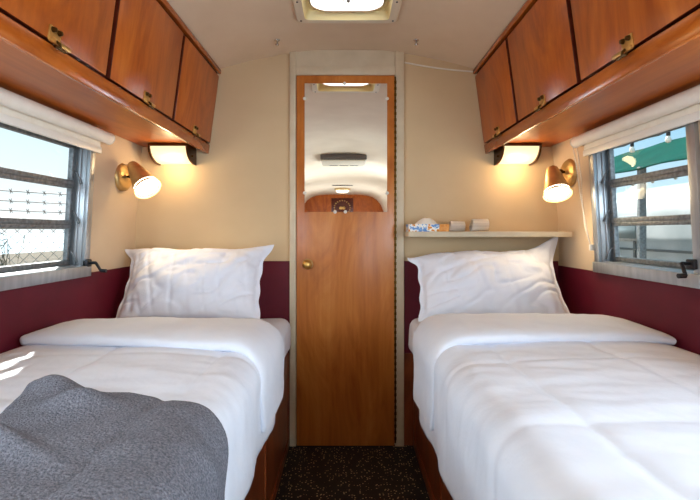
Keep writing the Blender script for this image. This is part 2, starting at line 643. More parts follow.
# the door
door = thing('door_1', 'narrow veneered wooden door with a mirror in its upper half', 'door', (-0.007, PF, 0.0))
del door['category'], door['label']
door['kind'] = 'structure'
bm = NB()
box(bm, DX0 + 0.003, DX1 - 0.003, PF - 0.004, PF + 0.016, 0.006, DZ - 0.003, 0.002)
obj('door_leaf', bm, M['door'], door, 30)
MX0, MX1, MZ0, MZ1 = -0.2065, 0.1957, 1.148, 1.774
bm = NB()
prism(bm, [(MX0, PF - 0.0095, MZ0), (MX1, PF - 0.0069, MZ0), (MX1, PF - 0.004, MZ0), (MX0, PF - 0.004, MZ0)], (0, 0, MZ1 - MZ0))
mirror = obj('mirror', bm, M['mirror'], door, label='frameless mirror in the upper half of the door')
for x, z in ((MX0, 1.70), (MX1, 1.70), (MX0, 1.24), (MX1, 1.24), (-0.012, MZ1), (-0.058, MZ0), (-0.008, MZ0)):
    bm = NB()
    lathe(bm, [(0.0, 0.006), (0.005, 0.005), (0.008, 0.002), (0.0085, 0.0)], aim((x, PF - 0.009, z), (0, -1, 0)), 14)
    lathe(bm, [(0.0, 0.008), (0.0025, 0.0075), (0.003, 0.004)], aim((x, PF - 0.009, z), (0, -1, 0)), 10)
    obj('mirror_clip', bm, M['lens'], door, 40)
# brass knob
bm = NB()
kx, kz = -0.192, 0.893
lathe(bm, [(0.0, 0.046), (0.010, 0.045), (0.019, 0.040), (0.0235, 0.031), (0.021, 0.022), (0.012, 0.015), (0.009, 0.010), (0.009, 0.0)], aim((kx, PF - 0.004, kz), (0, -1, 0)), 28)
knob = obj('door_knob', bm, M['brass'], door, 50)
bm = NB()
lathe(bm, [(0.009, 0.009), (0.020, 0.006), (0.027, 0.002), (0.027, 0.0)], aim((kx, PF - 0.004, kz), (0, -1, 0)), 28)
obj('rosette', bm, M['brass_satin'], knob, 40)
# piano hinge on the right edge
bm = NB()
tube(bm, [(DX1 + 0.001, PF - 0.003, 0.02), (DX1 + 0.001, PF - 0.003, DZ - 0.01)], 0.004, 8)
for i in range(58):
    z = 0.035 + i * 0.0305
    box(bm, DX1 - 0.0045, DX1 + 0.0065, PF - 0.0075, PF - 0.002, z, z + 0.014)
obj('piano_hinge', bm, M['brass_dark'], door)

# dark strip between the door and the floor
bm = NB()
box(bm, DX0, DX1, PF + 0.002, Y1, 0.0, 0.006)
struct('trim_5', bm, M['black'])

# ------------------------------------------------------------------ roof vent / skylight
vc = (0.0, (VY0 + VY1) / 2)
vent = thing('roof_vent', 'cream framed roof vent with a bright frosted panel in the ceiling', 'vent', (vc[0], vc[1], 1.93))


def ceilz(x):
    x = abs(x)
    for (xa, za), (xb, zb) in zip(crown, crown[1:]):
        if xb <= x <= xa:
            return za + (zb - za) * (xa - x) / (xa - xb)
    return 1.95


bm = NB()
zt = 1.925
o1 = rrect(0.418, 0.345, 0.028)
o2 = rrect(0.408, 0.335, 0.024)
i1 = rrect(0.346, 0.280, 0.020)
to = lambda o, z: [(vc[0] + x, vc[1] + y, z) for x, y in o]
ring(bm, to(o1, 1.9435), to(o1, zt + 0.004))
ring(bm, to(o1, zt + 0.004), to(o2, zt))
ring(bm, to(o2, zt), to(i1, zt))
bmesh.ops.remove_doubles(bm, verts=bm.verts, dist=1e-5)
bmesh.ops.recalc_face_normals(bm, faces=bm.faces)
fr_o = obj('trim_ring', bm, M['cream_plastic'], vent, 30)
bm = NB()
i2 = rrect(0.320, 0.262, 0.03)
i3 = rrect(0.325, 0.268, 0.06)
ring(bm, to(i1, zt), to(i2, zt + 0.034))
ring(bm, to(i2, zt + 0.034), to(i3, zt + 0.036))
f_ = [bm.verts.new(p) for p in to(rrect(0.34, 0.28, 0.03), zt + 0.037)]
bm.faces.new(f_)
obj('inner_well', bm, mat('yellow_lit_plastic', srgb(240, 220, 160), 0.4), vent, 40)  # cream plastic tinted yellow: glow of the panel put into the colour
bm = NB()
pa = rrect(0.286, 0.232, 0.07, 8)
pb = rrect(0.296, 0.242, 0.074, 8)
ring(bm, to(pb, zt + 0.035), to(pb, zt + 0.027))
ring(bm, to(pb, zt + 0.027), to(pa, zt + 0.022))
ring(bm, to(pa, zt + 0.022), to(pa, zt + 0.035))
obj('panel_rim', bm, M['rim'], vent, 40, label='amber brown rim of the frosted panel')
bm = NB()
pc = rrect(0.16, 0.11, 0.05, 8)
ring(bm, to(pa, zt + 0.027), to(pc, zt + 0.020))
bm.faces.new([bm.verts.new(p) for p in to(pc, zt + 0.020)])
obj('frosted_panel', bm, M['glow_skylight'], vent, 60, label='bright frosted panel')
bm = NB()
for dx in (-0.018, 0.0, 0.018):
    lathe(bm, [(0.0, -0.010), (0.006, -0.009), (0.007, 0.0)], Matrix.Translation((vc[0] + dx + 0.005, vc[1] + (0.012 if dx == 0 else -0.004), zt + 0.020)), 12)
obj('latch', bm, M['grey_plastic'], vent, 40)
for dx in (-0.19, 0.19):
    for dy in (-0.150, -0.01, 0.146):
        bm = NB()
        lathe(bm, [(0.0, -0.003), (0.004, -0.002), (0.0045, 0.001)], Matrix.Translation((vc[0] + dx, vc[1] + dy, zt)), 10)
        obj('screw', bm, M['black'], vent, 40)

# ------------------------------------------------------------------ overhead cabinets
CB = {'x_bot': 0.683, 'z_bot': 1.435, 'x_top': 0.628, 'z_top': 1.850}


def face_x(z):
    return CB['x_bot'] + (CB['x_top'] - CB['x_bot']) * (z - CB['z_bot']) / (CB['z_top'] - CB['z_bot'])


def cabinet(s, gaps, sidename, label):
    CY0 = gaps[0]
    c = thing('overhead_cabinet', label, 'cabinet', (s * 0.84, (CY0 + Y1) / 2, 1.435), 'overhead cabinets')
    # carcass: closed prism, its front frame set behind the doors
    zb, zt_ = CB['z_bot'], 1.838
    xb, xt = face_x(zb + 0.031) + 0.012, face_x(zt_) + 0.012
    bm = NB()
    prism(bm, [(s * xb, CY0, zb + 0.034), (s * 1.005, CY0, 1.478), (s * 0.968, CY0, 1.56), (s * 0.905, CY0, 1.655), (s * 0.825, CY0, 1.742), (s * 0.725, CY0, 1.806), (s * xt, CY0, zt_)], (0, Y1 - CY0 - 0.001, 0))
    obj('carcass', bm, M['cab_dark'], c)  # frame coloured dark to hold the shade of the gaps between doors
    # underside board
    bm = NB()
    prism(bm, [(s * 0.690, CY0, 1.4625), (s * 1.004, CY0, 1.470), (s * 1.004, CY0, 1.475), (s * 0.690, CY0, 1.4675)], (0, Y1 - CY0 - 0.001, 0))
    obj('underside_board', bm, M['cab_under'], c)

    def slab(y0, y1, z0, z1, t0, t1, mtl, nm, bev=0.003):
        bm = NB()
        n = Vector((-s, 0, -(CB['x_bot'] - CB['x_top']) / (CB['z_top'] - CB['z_bot']))).normalized()
        quad = [Vector((s * face_x(z0), y0, z0)), Vector((s * face_x(z0), y1, z0)), Vector((s * face_x(z1), y1, z1)), Vector((s * face_x(z1), y0, z1))]
        prism(bm, [q + n * t0 for q in quad], n * (t1 - t0))
        if bev:
            bmesh.ops.bevel(bm, geom=list(bm.edges), offset=bev, segments=2, profile=0.5, affect='EDGES')
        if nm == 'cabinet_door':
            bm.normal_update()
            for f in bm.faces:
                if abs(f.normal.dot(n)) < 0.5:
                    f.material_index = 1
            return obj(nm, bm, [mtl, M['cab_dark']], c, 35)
        return obj(nm, bm, mtl, c, 35)

    slab(CY0, Y1 - 0.001, CB['z_bot'], 1.480, -0.016, 0.002, M['cab_rail'], 'bottom_rail', 0.004)
    slab(CY0, Y1 - 0.001, 1.828, 1.850, -0.016, 0.009, M['cab_rail'], 'top_moulding', 0.004)
    g = 0.011
    for y0, y1 in zip(gaps, gaps[1:]):
        last = y1 > Y1 - 0.02
        d = slab(y0 + g, y1 - (0.008 if last else g), 1.486, 1.816, -0.012, 0.004, M['cab'], 'cabinet_door')
        # brass catch at the middle of the lower edge
        ym, zm = (y0 + y1) / 2, 1.492
        n = Vector((-s, 0, -0.13)).normalized()
        up = Vector((s * (CB['x_top'] - CB['x_bot']) / (CB['z_top'] - CB['z_bot']), 0, 1)).normalized()
        yy = n.cross(up)
        R_ = Matrix((yy, up, n)).transposed().to_4x4()
        base = Vector((s * face_x(zm), ym, zm)) + n * 0.004
        A = lambda a, b_, h: Matrix.Translation(base + yy * a + up * b_ + n * h) @ R_
        bm = NB()
        xbox(bm, A(0, 0.009, 0.0015), 0.042, 0.034, 0.004, 0.001)
        xbox(bm, A(0.018 if s > 0 else -0.018, -0.006, 0.005), 0.075, 0.010, 0.009, 0.002)
        latch = obj('latch', bm, M['brass'], d, 35)
        bm = NB()
        lathe(bm, [(0.0, 0.010), (0.005, 0.009), (0.007, 0.0)], A(0.011, 0.018, 0.002), 12)
        lathe(bm, [(0.0, 0.010), (0.005, 0.009), (0.007, 0.0)], A(-0.011, 0.018, 0.002), 12)
        tube(bm, [base + yy * 0.0 + up * -0.004 + n * 0.006, base + up * -0.010 + n * 0.016, base + up * -0.020 + n * 0.018], 0.0035, 8)
        tube(bm, [base + yy * -0.018 + up * -0.021 + n * 0.018, base + yy * 0.018 + up * -0.021 + n * 0.018], 0.004, 8)
        bm2 = bm
        obj('latch_lever', bm2, M['brass_dark'], d, 40)
    return c


cabinet(-1, [0.33, 0.81, 1.295, 1.782, D], 'left', 'wooden overhead cabinet with tilted doors above the bed with the grey blanket')
cabinet(1, [0.40, 0.86, 1.335, 1.818, D], 'right', 'wooden overhead cabinet with tilted doors above the bed without a blanket')

# ------------------------------------------------------------------ windows with blinds


def window(s, n, spec=None):
    y0, y1, z0, z1 = spec or WIN[s]
    w = thing('window_%d' % n, 'w', 'window', (s * 1.05, (y0 + y1) / 2, z0))
    del w['category'], w['label']
    w['kind'] = 'structure'
    tilt = math.atan2(1.047 - 1.018, z1 - z0)
    # local frame: a along the wall, h upward, o outward
    pvt = Vector((s * wallx(z0), 0, z0))
    up = Vector((-s * sin(tilt), 0, cos(tilt)))
    ou = Vector((s * cos(tilt), 0, sin(tilt)))

    def lb(bm, a0, a1, h0, h1, o0, o1, bev=0.0015):
        mtx = Matrix((Vector((0, 1, 0)), up, ou)).transposed().to_4x4()
        c = pvt + Vector((0, (a0 + a1) / 2, 0)) + up * ((h0 + h1) / 2) + ou * ((o0 + o1) / 2)
        xbox(bm, Matrix.Translation(c) @ mtx, a1 - a0, h1 - h0, abs(o1 - o0), bev)

    H = z1 - z0
    bm = NB()
    # inner flange, deep jambs
    for a, b_ in ((y0 - 0.022, y0 + 0.012), (y1 - 0.012, y1 + 0.022)):
        lb(bm, a, b_, -0.012, H + 0.012, -0.012, 0.002)
    lb(bm, y0 - 0.022, y1 + 0.022, -0.03, 0.012, -0.022, 0.002)
    lb(bm, y0 - 0.022, y1 + 0.022, H - 0.005, H + 0.02, -0.012, 0.002)
    for a, b_ in ((y0, y0 + 0.014), (y1 - 0.014, y1)):
        lb(bm, a, b_, 0.0, H, 0.002, 0.075)
    lb(bm, y0, y1, 0.0, 0.014, 0.002, 0.080)
    lb(bm, y0, y1, H - 0.012, H, 0.002, 0.075)
    # upright ridges of the jamb
    for a in (y1 - 0.022, y0 + 0.014):
        lb(bm, a, a + 0.008, 0.014, H - 0.012, 0.020, 0.030)
        lb(bm, a, a + 0.008, 0.014, H - 0.012, 0.052, 0.060)
    obj('window_frame', bm, M['alu'], w, 30)
    n_s = 3
    pitch = (H - 0.028) / n_s
    for k in range(n_s):
        h0 = 0.016 + k * pitch
        h1 = h0 + pitch - 0.0005
        bm = NB()
        a0, a1 = y0 + 0.020, y1 - 0.026
        lb(bm, a0, a0 + 0.016, h0, h1, 0.040, 0.058)
        lb(bm, a1 - 0.016, a1, h0, h1, 0.040, 0.058)
        lb(bm, a0, a1, h0, h0 + 0.017, 0.038, 0.060)
        lb(bm, a0, a1, h1 - 0.015, h1, 0.038, 0.060)
        sash = obj('sash', bm, M['alu_dark'], w, 30)
        bm = NB()
        lb(bm, a0 + 0.010, a1 - 0.010, h0 + 0.010, h1 - 0.010, 0.048, 0.051, 0)
        obj('pane', bm, M['glass'], sash)
        # hinge arm on the far jamb
        bm = NB()
        p0 = pvt + Vector((0, y1 - 0.020, 0)) + up * (h0 + 0.006) + ou * 0.015
        p1 = pvt + Vector((0, y1 - 0.024, 0)) + up * (h0 + 0.055) + ou * 0.046
        tube(bm, [p0, (p0 + p1) / 2 + up * 0.012, p1], 0.005, 6)
        obj('hinge_arm', bm, M['alu_dark'], w, 40)
    # crank handle at the lower corner
    bm = NB()
    ya = 1.90 if s < 0 else 1.405
    q = pvt + Vector((0, y0 + 0.012, 0)) + up * 0.040 - ou * 0.012
    if s < 0:
        q = pvt + Vector((0, y1 + 0.005, 0)) + up * 0.022 - ou * 0.012
    xb_ = Matrix.Translation(q) @ Matrix((Vector((0, 1, 0)), up, ou)).transposed().to_4x4()
    xbox(bm, xb_, 0.034, 0.030, 0.022, 0.004)
    inn = -ou
    e1 = q + inn * 0.034 + up * 0.004
    e2 = e1 + Vector((0, 0.012 if s < 0 else -0.035, 0)) + inn * 0.016 + up * -0.032
    e3 = e2 + inn * 0.022
    tube(bm, [q, e1], 0.006, 8)
    tube(bm, [e1 - inn * 0.004, e1, e2, e2 + up * -0.001], 0.0055, 8)
    tube(bm, [e2, e3], 0.0075, 10)
    obj('crank_handle', bm, M['iron'], w, 40, label='dark window crank')
    return w


window(-1, 1)
window(1, 2)
window(-1, 3, (0.08, 0.82, 0.95, 1.40))  # unseen window, added as a frame for the left fill light
window(1, 4, (0.08, 0.82, 0.95, 1.40))  # likewise added out of view, round the right fill light


def blind(s, y0, y1, label):
    b_ = thing('roller_blind', label, 'blind', (s * 0.985, (y0 + y1) / 2, 1.40), 'roller blinds over the windows')
    zc, xc, r = 1.432, s * 0.974, 0.0235
    bm = NB()
    prof = [(0.0, 0.0), (r - 0.003, 0.0), (r, 0.003), (r, (y1 - y0) - 0.003), (r - 0.003, (y1 - y0)), (0.0, (y1 - y0))]
    lathe(bm, prof, aim((xc, y0, zc), (0, 1, 0)), 28)
    obj('roller', bm, M['blind'], b_, 40)
    bm = NB()
    xf = s * 0.9965
    box(bm, min(xf, xf + s * 0.0015), max(xf, xf + s * 0.0015), y0 + 0.02, y1 - 0.02, 1.39, 1.43)
    obj('blind_cloth', bm, M['blind'], b_)
    bm = NB()
    box(bm, xf - 0.006, xf + 0.006, y0 + 0.02, y1 - 0.02, 1.366, 1.392, 0.003)
    obj('hem_bar', bm, M['hem'], b_, 30)
    for y in (y0 - 0.004, y1 + 0.001):
        bm = NB()
        lathe(bm, [(0.0, 0.003), (r + 0.001, 0.003), (r + 0.001, 0.0), (0.0, 0.0)], aim((xc, y, zc), (0, 1, 0)), 24)
        box(bm, min(xc, s * 1.014), max(xc, s * 1.014), y, y + 0.003, zc - 0.012, zc + 0.012)
        obj('bracket', bm, M['lens'], b_, 40)
    return b_


blind(-1, 1.15, 1.880, 'white rolled up blind over the window showing the chain link fence')
rb = blind(1, 1.24, 1.955, 'white rolled up blind with a beaded cord over the window showing the teal awning')
# beaded cord of the right blind
p1 = [(0.974, 1.962, 1.43), (0.985, 1.962, 1.38), (0.998, 1.962, 1.28), (1.004, 1.962, 1.17), (1.010, 1.955, 1.075), (1.018, 1.935, 1.015), (1.024, 1.928, 0.985)]
p2 = [(0.960, 1.962, 1.43), (0.976, 1.960, 1.34), (0.990, 1.955, 1.22), (1.002, 1.945, 1.12), (1.014, 1.935, 1.03), (1.024, 1.928, 0.985)]
bm = NB()
for pp in (p1, p2):
    tube(bm, pp, 0.0014, 5)
    vv = [Vector(p) for p in pp]
    for a, c in zip(vv, vv[1:]):
        n = max(1, int((c - a).length / 0.0095))
        for k in range(n):
            bmesh.ops.create_icosphere(bm, subdivisions=1, radius=0.0032, matrix=Matrix.Translation(a.lerp(c, k / n)))
obj('bead_cord', bm, M['cord'], rb, 60)
bm = NB()
box(bm, 1.016, 1.034, 1.922, 1.934, 0.972, 0.998, 0.003)
obj('cord_clip', bm, M['lens'], rb, 30)

# ------------------------------------------------------------------ lamps


def sconce(plate, pdir, top, mouth, label):
    plate, top, mouth = Vector(plate), Vector(top), Vector(mouth)
    s_ = thing('wall_sconce', label, 'lamp', plate, 'brass bell reading sconces')
    n = Vector(pdir).normalized()
    bm = NB()
    lathe(bm, [(0.0, 0.030), (0.014, 0.029), (0.021, 0.024), (0.030, 0.022), (0.046, 0.020), (0.057, 0.016), (0.063, 0.008), (0.063, -0.006), (0.0, -0.006)], aim(plate, n), 36)
    obj('backplate', bm, M['brass_satin'], s_, 40)
    ax = (mouth - top).normalized()
    L = (mouth - top).length
    neck = top + ax * 0.055
    bm = NB()
    a0 = plate + n * 0.026
    q = neck - ax * 0.0
    tube(bm, [a0, a0 + n * 0.02, a0.lerp(q, 0.6), q], 0.0065, 10)
    bmesh.ops.create_uvsphere(bm, u_segments=14, v_segments=10, radius=0.012, matrix=Matrix.Translation(a0 + n * 0.022))
    obj('swivel_arm', bm, M['brass_dark'], s_, 40)
    # bell shade with a pierced ring near its rim
    rt, rm = 0.024, 0.0585
    bm = NB()
    rad = lambda f: rt + (rm - rt) * (f ** 0.92)
    prof = [(0.0, -0.004), (0.010, -0.003), (0.018, 0.001), (rt, 0.008)]
    for f in (0.15, 0.3, 0.5, 0.7, 0.80, 0.875, 0.925, 1.0):
        prof.append((rad(f), 0.008 + (L - 0.008) * f))
    hole_row = len(prof) - 3
    seg = 60
    outer = lathe(bm, prof, aim(top, ax), seg, skip=lambda k, i: k == hole_row and i % 2 == 0)
    shade = obj('shade', bm, M['brass_satin'], s_, 40)
    bm = NB()
    lathe(bm, [(rad(0.35) - 0.003, L * 0.35), (rad(0.80) - 0.003, 0.008 + (L - 0.008) * 0.80)], aim(top, ax), 40)
    obj('reflector', bm, M['lens'], shade, 60, label='white inside of the shade')
    bm = NB()
    rb_ = rad(0.80) - 0.001
    lathe(bm, [(0.0, L * 1.015), (rb_ * 0.4, L * 1.008), (rb_ * 0.75, L * 0.98), (rb_ * 0.97, L * 0.93), (rb_, L * 0.82), (0.02, L * 0.6), (0.012, L * 0.45)], aim(top, ax), 32)
    obj('bulb', bm, M['glow_bulb'], s_, 60, label='glowing bulb')
    light('reading_lamp_light', 'SPOT', mouth + ax * 0.012, ax, 2.2, (1.0, 0.80, 0.52), spot_size=radians(150), spot_blend=0.6, shadow_soft_size=0.03)
    return s_


sconce((-1.026, 2.095, 1.300), (1, -0.14, 0.06), (-0.972, 2.075, 1.356), (-0.871, 2.015, 1.239), 'brass bell sconce by the window showing the chain link fence')
sconce((1.024, 2.11, 1.323), (-1, -0.14, 0.06), (0.918, 2.06, 1.338), (0.909, 1.985, 1.210), 'brass bell sconce by the window showing the teal awning')

# berth lamps on the end wall under the cabinets
m = bpy.data.materials.new('lamp_diffuser')
m.use_nodes = True
t = m.node_tree
b = t.nodes['Principled BSDF']
b.inputs['Base Color'].default_value = srgb(196, 176, 134)
b.inputs['Roughness'].default_value = 0.3
b.inputs['Emission Color'].default_value = (1.0, 0.80, 0.46, 1)
b.inputs['Emission Strength'].default_value = 0.75
M['diffuser'] = m


def berth_lamp(x0, x1, label):
    yb, yf, zt_, zb_ = 2.268, 2.142, 1.4605, 1.384
    l = thing('berth_lamp', label, 'lamp', ((x0 + x1) / 2, yb, zb_), 'berth lamps on the end wall')
    prof = []
    for k in range(13):
        a = pi / 2 * k / 12
        prof.append((yb - (yb - yf) * cos(a) ** 0.8, zt_ - (zt_ - zb_) * sin(a)))
    prof2 = prof + [(yb, zt_)]
    for xa, xb_ in ((x0, x0 + 0.008), (x1 - 0.008, x1)):
        bm = NB()
        cap = [(xa, y - 0.007 if y < yb - 0.001 else y, z - 0.007 if z < zt_ - 0.001 else z) for y, z in prof2]
        prism(bm, cap, (xb_ - xa, 0, 0))
        obj('end_cap', bm, M['bronze'], l, 30, label='dark bronze end cap')
    bm = NB()
    box(bm, x0, x1, yf - 0.006, yf + 0.004, zt_ - 0.010, zt_ + 0.001, 0.001)
    box(bm, x0, x1, yf, yb, zt_ - 0.003, zt_ + 0.001)
    obj('top_housing', bm, M['bronze'], l, 30)
    bm = NB()
    nx = 4
    fn = lambda u, v: Vector((x0 + 0.006 + (x1 - x0 - 0.012) * u, prof[int(round(v * 12))][0], prof[int(round(v * 12))][1]))
    grid(bm, fn, nx, 12)
    obj('diffuser', bm, M['diffuser'], l, 60, label='glowing cream diffuser')
    for xx, d in ((x0, -1), (x1, 1)):
        bm = NB()
        lathe(bm, [(0.0, 0.008), (0.005, 0.007), (0.006, 0.0)], aim((xx, 2.20, 1.412), (d, 0, 0)), 10)
        obj('thumb_nut', bm, M['brass_dark'], l, 40)
    light('berth_lamp_light', 'POINT', ((x0 + x1) / 2, 2.170, 1.350), (0, 0, -1), 0.9, (1.0, 0.72, 0.40), shadow_soft_size=0.03)
    return l


berth_lamp(-0.925, -0.742, 'cream quarter round berth lamp beside the left brass sconce under the cabinet')
berth_lamp(0.724, 0.904, 'cream quarter round berth lamp beside the right brass sconce under the cabinet')

# ------------------------------------------------------------------ shelf and what stands on it
sh = NB()
box(sh, 0.281, 1.030, 2.10, 2.2695, 1.027, 1.052, 0.002)
tag(obj('wall_shelf', sh, M['trim'], None, 30), 'cream painted narrow shelf on the wall above the pillow without blanket bed', 'shelf')
SZ = 1.052
tb = thing('tissue_box', 'flat floral tissue box with a white tissue, at the left end of the shelf', 'tissue box', (0.372, 2.165, SZ))
bm = NB()
box(bm, 0.283, 0.425, 2.115, 2.215, SZ, SZ + 0.034, 0.0015)
obj('carton', bm, M['floral'], tb, 30)
bm = NB()
box(bm, 0.425, 0.470, 2.115, 2.215, SZ, SZ + 0.034, 0.0015)
obj('end_flap', bm, M['orange'], tb, 30, label='orange printed end of the box')
bm = NB()


def tis(u, v):
    a, r_ = 2 * pi * u, v
    x = 0.375 + 0.052 * r_ * cos(a) * (1 + 0.12 * sin(3 * a))
    y = 2.165 + 0.030 * r_ * sin(a)
    z = SZ + 0.034 + 0.030 * (1 - r_ ** 2.2) + 0.004 * noise.noise((x * 60, y * 60, 3))
    return Vector((x, y, max(z, SZ + 0.0342)))


grid(bm, tis, 28, 8)
bmesh.ops.remove_doubles(bm, verts=bm.verts, dist=1e-4)
obj('tissue', bm, M['paper'], tb, 60)


def paper_roll(x0, x1, y, r, lift, label, turn=0.0):
    bm = NB()
    t0, t1 = 0.3, 0.3 + 2 * pi * 1.9

    def f(u, v):
        a = t0 + (t1 - t0) * v
        rr_ = r * (0.74 + 0.26 * v)
        c = Vector((x0 + (x1 - x0) * u, y + turn * (u - 0.5), SZ + r * 1.01 + lift * u))
        return c + Vector((0.004 * sin(a) * (1 - u), rr_ * cos(a) * 1.15, rr_ * sin(a)))

    grid(bm, f, 6, 60)
    bmesh.ops.solidify(bm, geom=list(bm.faces), thickness=0.0012)
    return tag(obj('rolled_paper', bm, M['print'], None, 50), label, 'rolled paper', 'rolled papers on the shelf')


paper_roll(0.480, 0.558, 2.175, 0.0255, 0.0, 'smaller roll of printed paper between the tissue box and the larger roll', 0.035)
paper_roll(0.572, 0.672, 2.160, 0.030, 0.004, 'larger roll of printed paper with a dark open end, farthest from the tissue box', 0.085)

# cable under the ceiling on the right and two chrome studs
bm = NB()
cp = []
for k in range(17):
    x = 0.284 + (0.618 - 0.284) * k / 16
    z = 1.884 - 0.045 * (k / 16) - 0.006 * sin(k / 16 * pi)
    cp.append((x, 2.263, min(z, ceilz(x) - 0.008)))
tube(bm, cp, 0.004, 8)
tag(obj('cable', bm, M['cord'], None, 60), 'white cable along the top of the end wall right of the door', 'cable')
for x, lab in ((-0.319, 'small chrome stud on the ceiling left of the door'), (0.316, 'small chrome stud on the ceiling right of the door')):
    zc = ceilz(x)
    st = thing('ceiling_stud', lab, 'stud', (x, 2.10, zc), 'chrome studs in the ceiling')
    bm = NB()
    lathe(bm, [(0.0, -0.004), (0.010, -0.004), (0.013, -0.001), (0.013, 0.004)], Matrix.Translation((x, 2.10, zc)), 20)
    obj('flange', bm, M['chrome'], st, 40)
    bm = NB()
    lathe(bm, [(0.0, -0.026), (0.006, -0.025), (0.009, -0.020), (0.006, -0.014), (0.004, -0.010), (0.004, 0.0)], Matrix.Translation((x, 2.10, zc)), 16)
    obj('ball_tip', bm, M['chrome'], st, 40)

# ------------------------------------------------------------------ beds
BY0 = 0.30


def bed(s, xin, over, label):
    """s side, xin aisle face of the base"""
    b_ = thing('bed', label, 'bed', (s * (1.04 + xin) / 2, (BY0 + Y1) / 2, 0.0), 'single beds along the side walls')
    X = lambda a, c: (min(s * a, s * c), max(s * a, s * c))
    bm = NB()
    x0, x1 = X(xin, 1.0405)
    box(bm, x0, x1, BY0, Y1 - 0.01, 0.0, 0.46, 0.002)
    base = obj('bed_base', bm, M['base'], b_, 30)
    bm = NB()
    x0, x1 = X(xin - 0.004, xin + 0.0)
    for y in (1.62, 2.235):
        box(bm, x0, x1, y - 0.012, y + 0.012, 0.0, 0.46)
    box(bm, x0, x1, BY0, Y1 - 0.01, 0.0, 0.045)
    obj('batten', bm, M['base'], base)
    bm = NB()
    x0, x1 = X(0.985, 1.0405)
    box(bm, x0, x1, BY0, Y1 - 0.01, 0.46, 0.660, 0.004)
    obj('wall_ledge', bm, M['tan'], b_, 30, label='pale wooden ledge along the wall')
    bm = NB()
    xi = xin - over
    x0, x1 = X(xi, 0.983)
    box(bm, x0, x1, BY0, Y1 - 0.012, 0.462, 0.634, 0.045, 4)
    bmesh.ops.subdivide_edges(bm, edges=[e for e in bm.edges if e.calc_length() > 0.3], cuts=24, use_grid_fill=True)
    for v in bm.verts:
        v.co.x += 0.006 * noise.noise(v.co * 9)
        v.co.z += 0.006 * noise.noise(v.co * 7 + Vector((3, 1, 0))) if v.co.z > 0.6 else 0
    obj('mattress', bm, M['sheet'], b_, 60)
    return b_


bed(-1, 0.287, 0.014, 'single bed with wooden base and grey wool blanket on its white duvet')
bed(1, 0.330, 0.032, 'single bed with wooden base and plain white duvet, no blanket')


def cross_path(s, xout, ztop, zhem, xwall=1.022, r=0.075, flare=-0.004):
    """points (x, z) from the wall over the top, round the edge and down to the hem, with arc-length lookup"""
    pts = [(xwall, ztop - 0.010), (xwall - 0.03, ztop - 0.003), (xwall - 0.06, ztop)]
    n = 30
    xa = xout + r
    for k in range(1, n + 1):
        pts.append((xwall - 0.06 + (xa - xwall + 0.06) * k / n, ztop + 0.006 * sin(pi * k / n)))
    for k in range(1, 13):
        a = pi / 2 * k / 12
        pts.append((xa - r * sin(a), ztop - r + r * cos(a)))
    m_ = 8
    for k in range(1, m_ + 1):
        pts.append((xout - flare * sin(pi / 2 * k / m_), ztop - r + (zhem - ztop + r) * k / m_))
    P_ = [Vector((s * x, 0, z)) for x, z in pts]
    ln = [0.0]
    for a, c in zip(P_, P_[1:]):
        ln.append(ln[-1] + (c - a).length)

    def at(u):
        d = u * ln[-1]
        for i in range(len(ln) - 1):
            if d <= ln[i + 1] or i == len(ln) - 2:
                f = (d - ln[i]) / (ln[i + 1] - ln[i])
                p = P_[i].lerp(P_[i + 1], f)
                tg = (P_[i + 1] - P_[i]).normalized()
                nn = Vector((-s * -tg.z, 0, s * -tg.x)) if False else Vector((tg.z * s, 0, -tg.x * s))
                return p, nn
    at.length = ln[-1]
    return at


def fbm(p, o=3):
    return noise.fractal(p, 1.0, 2.0, o)


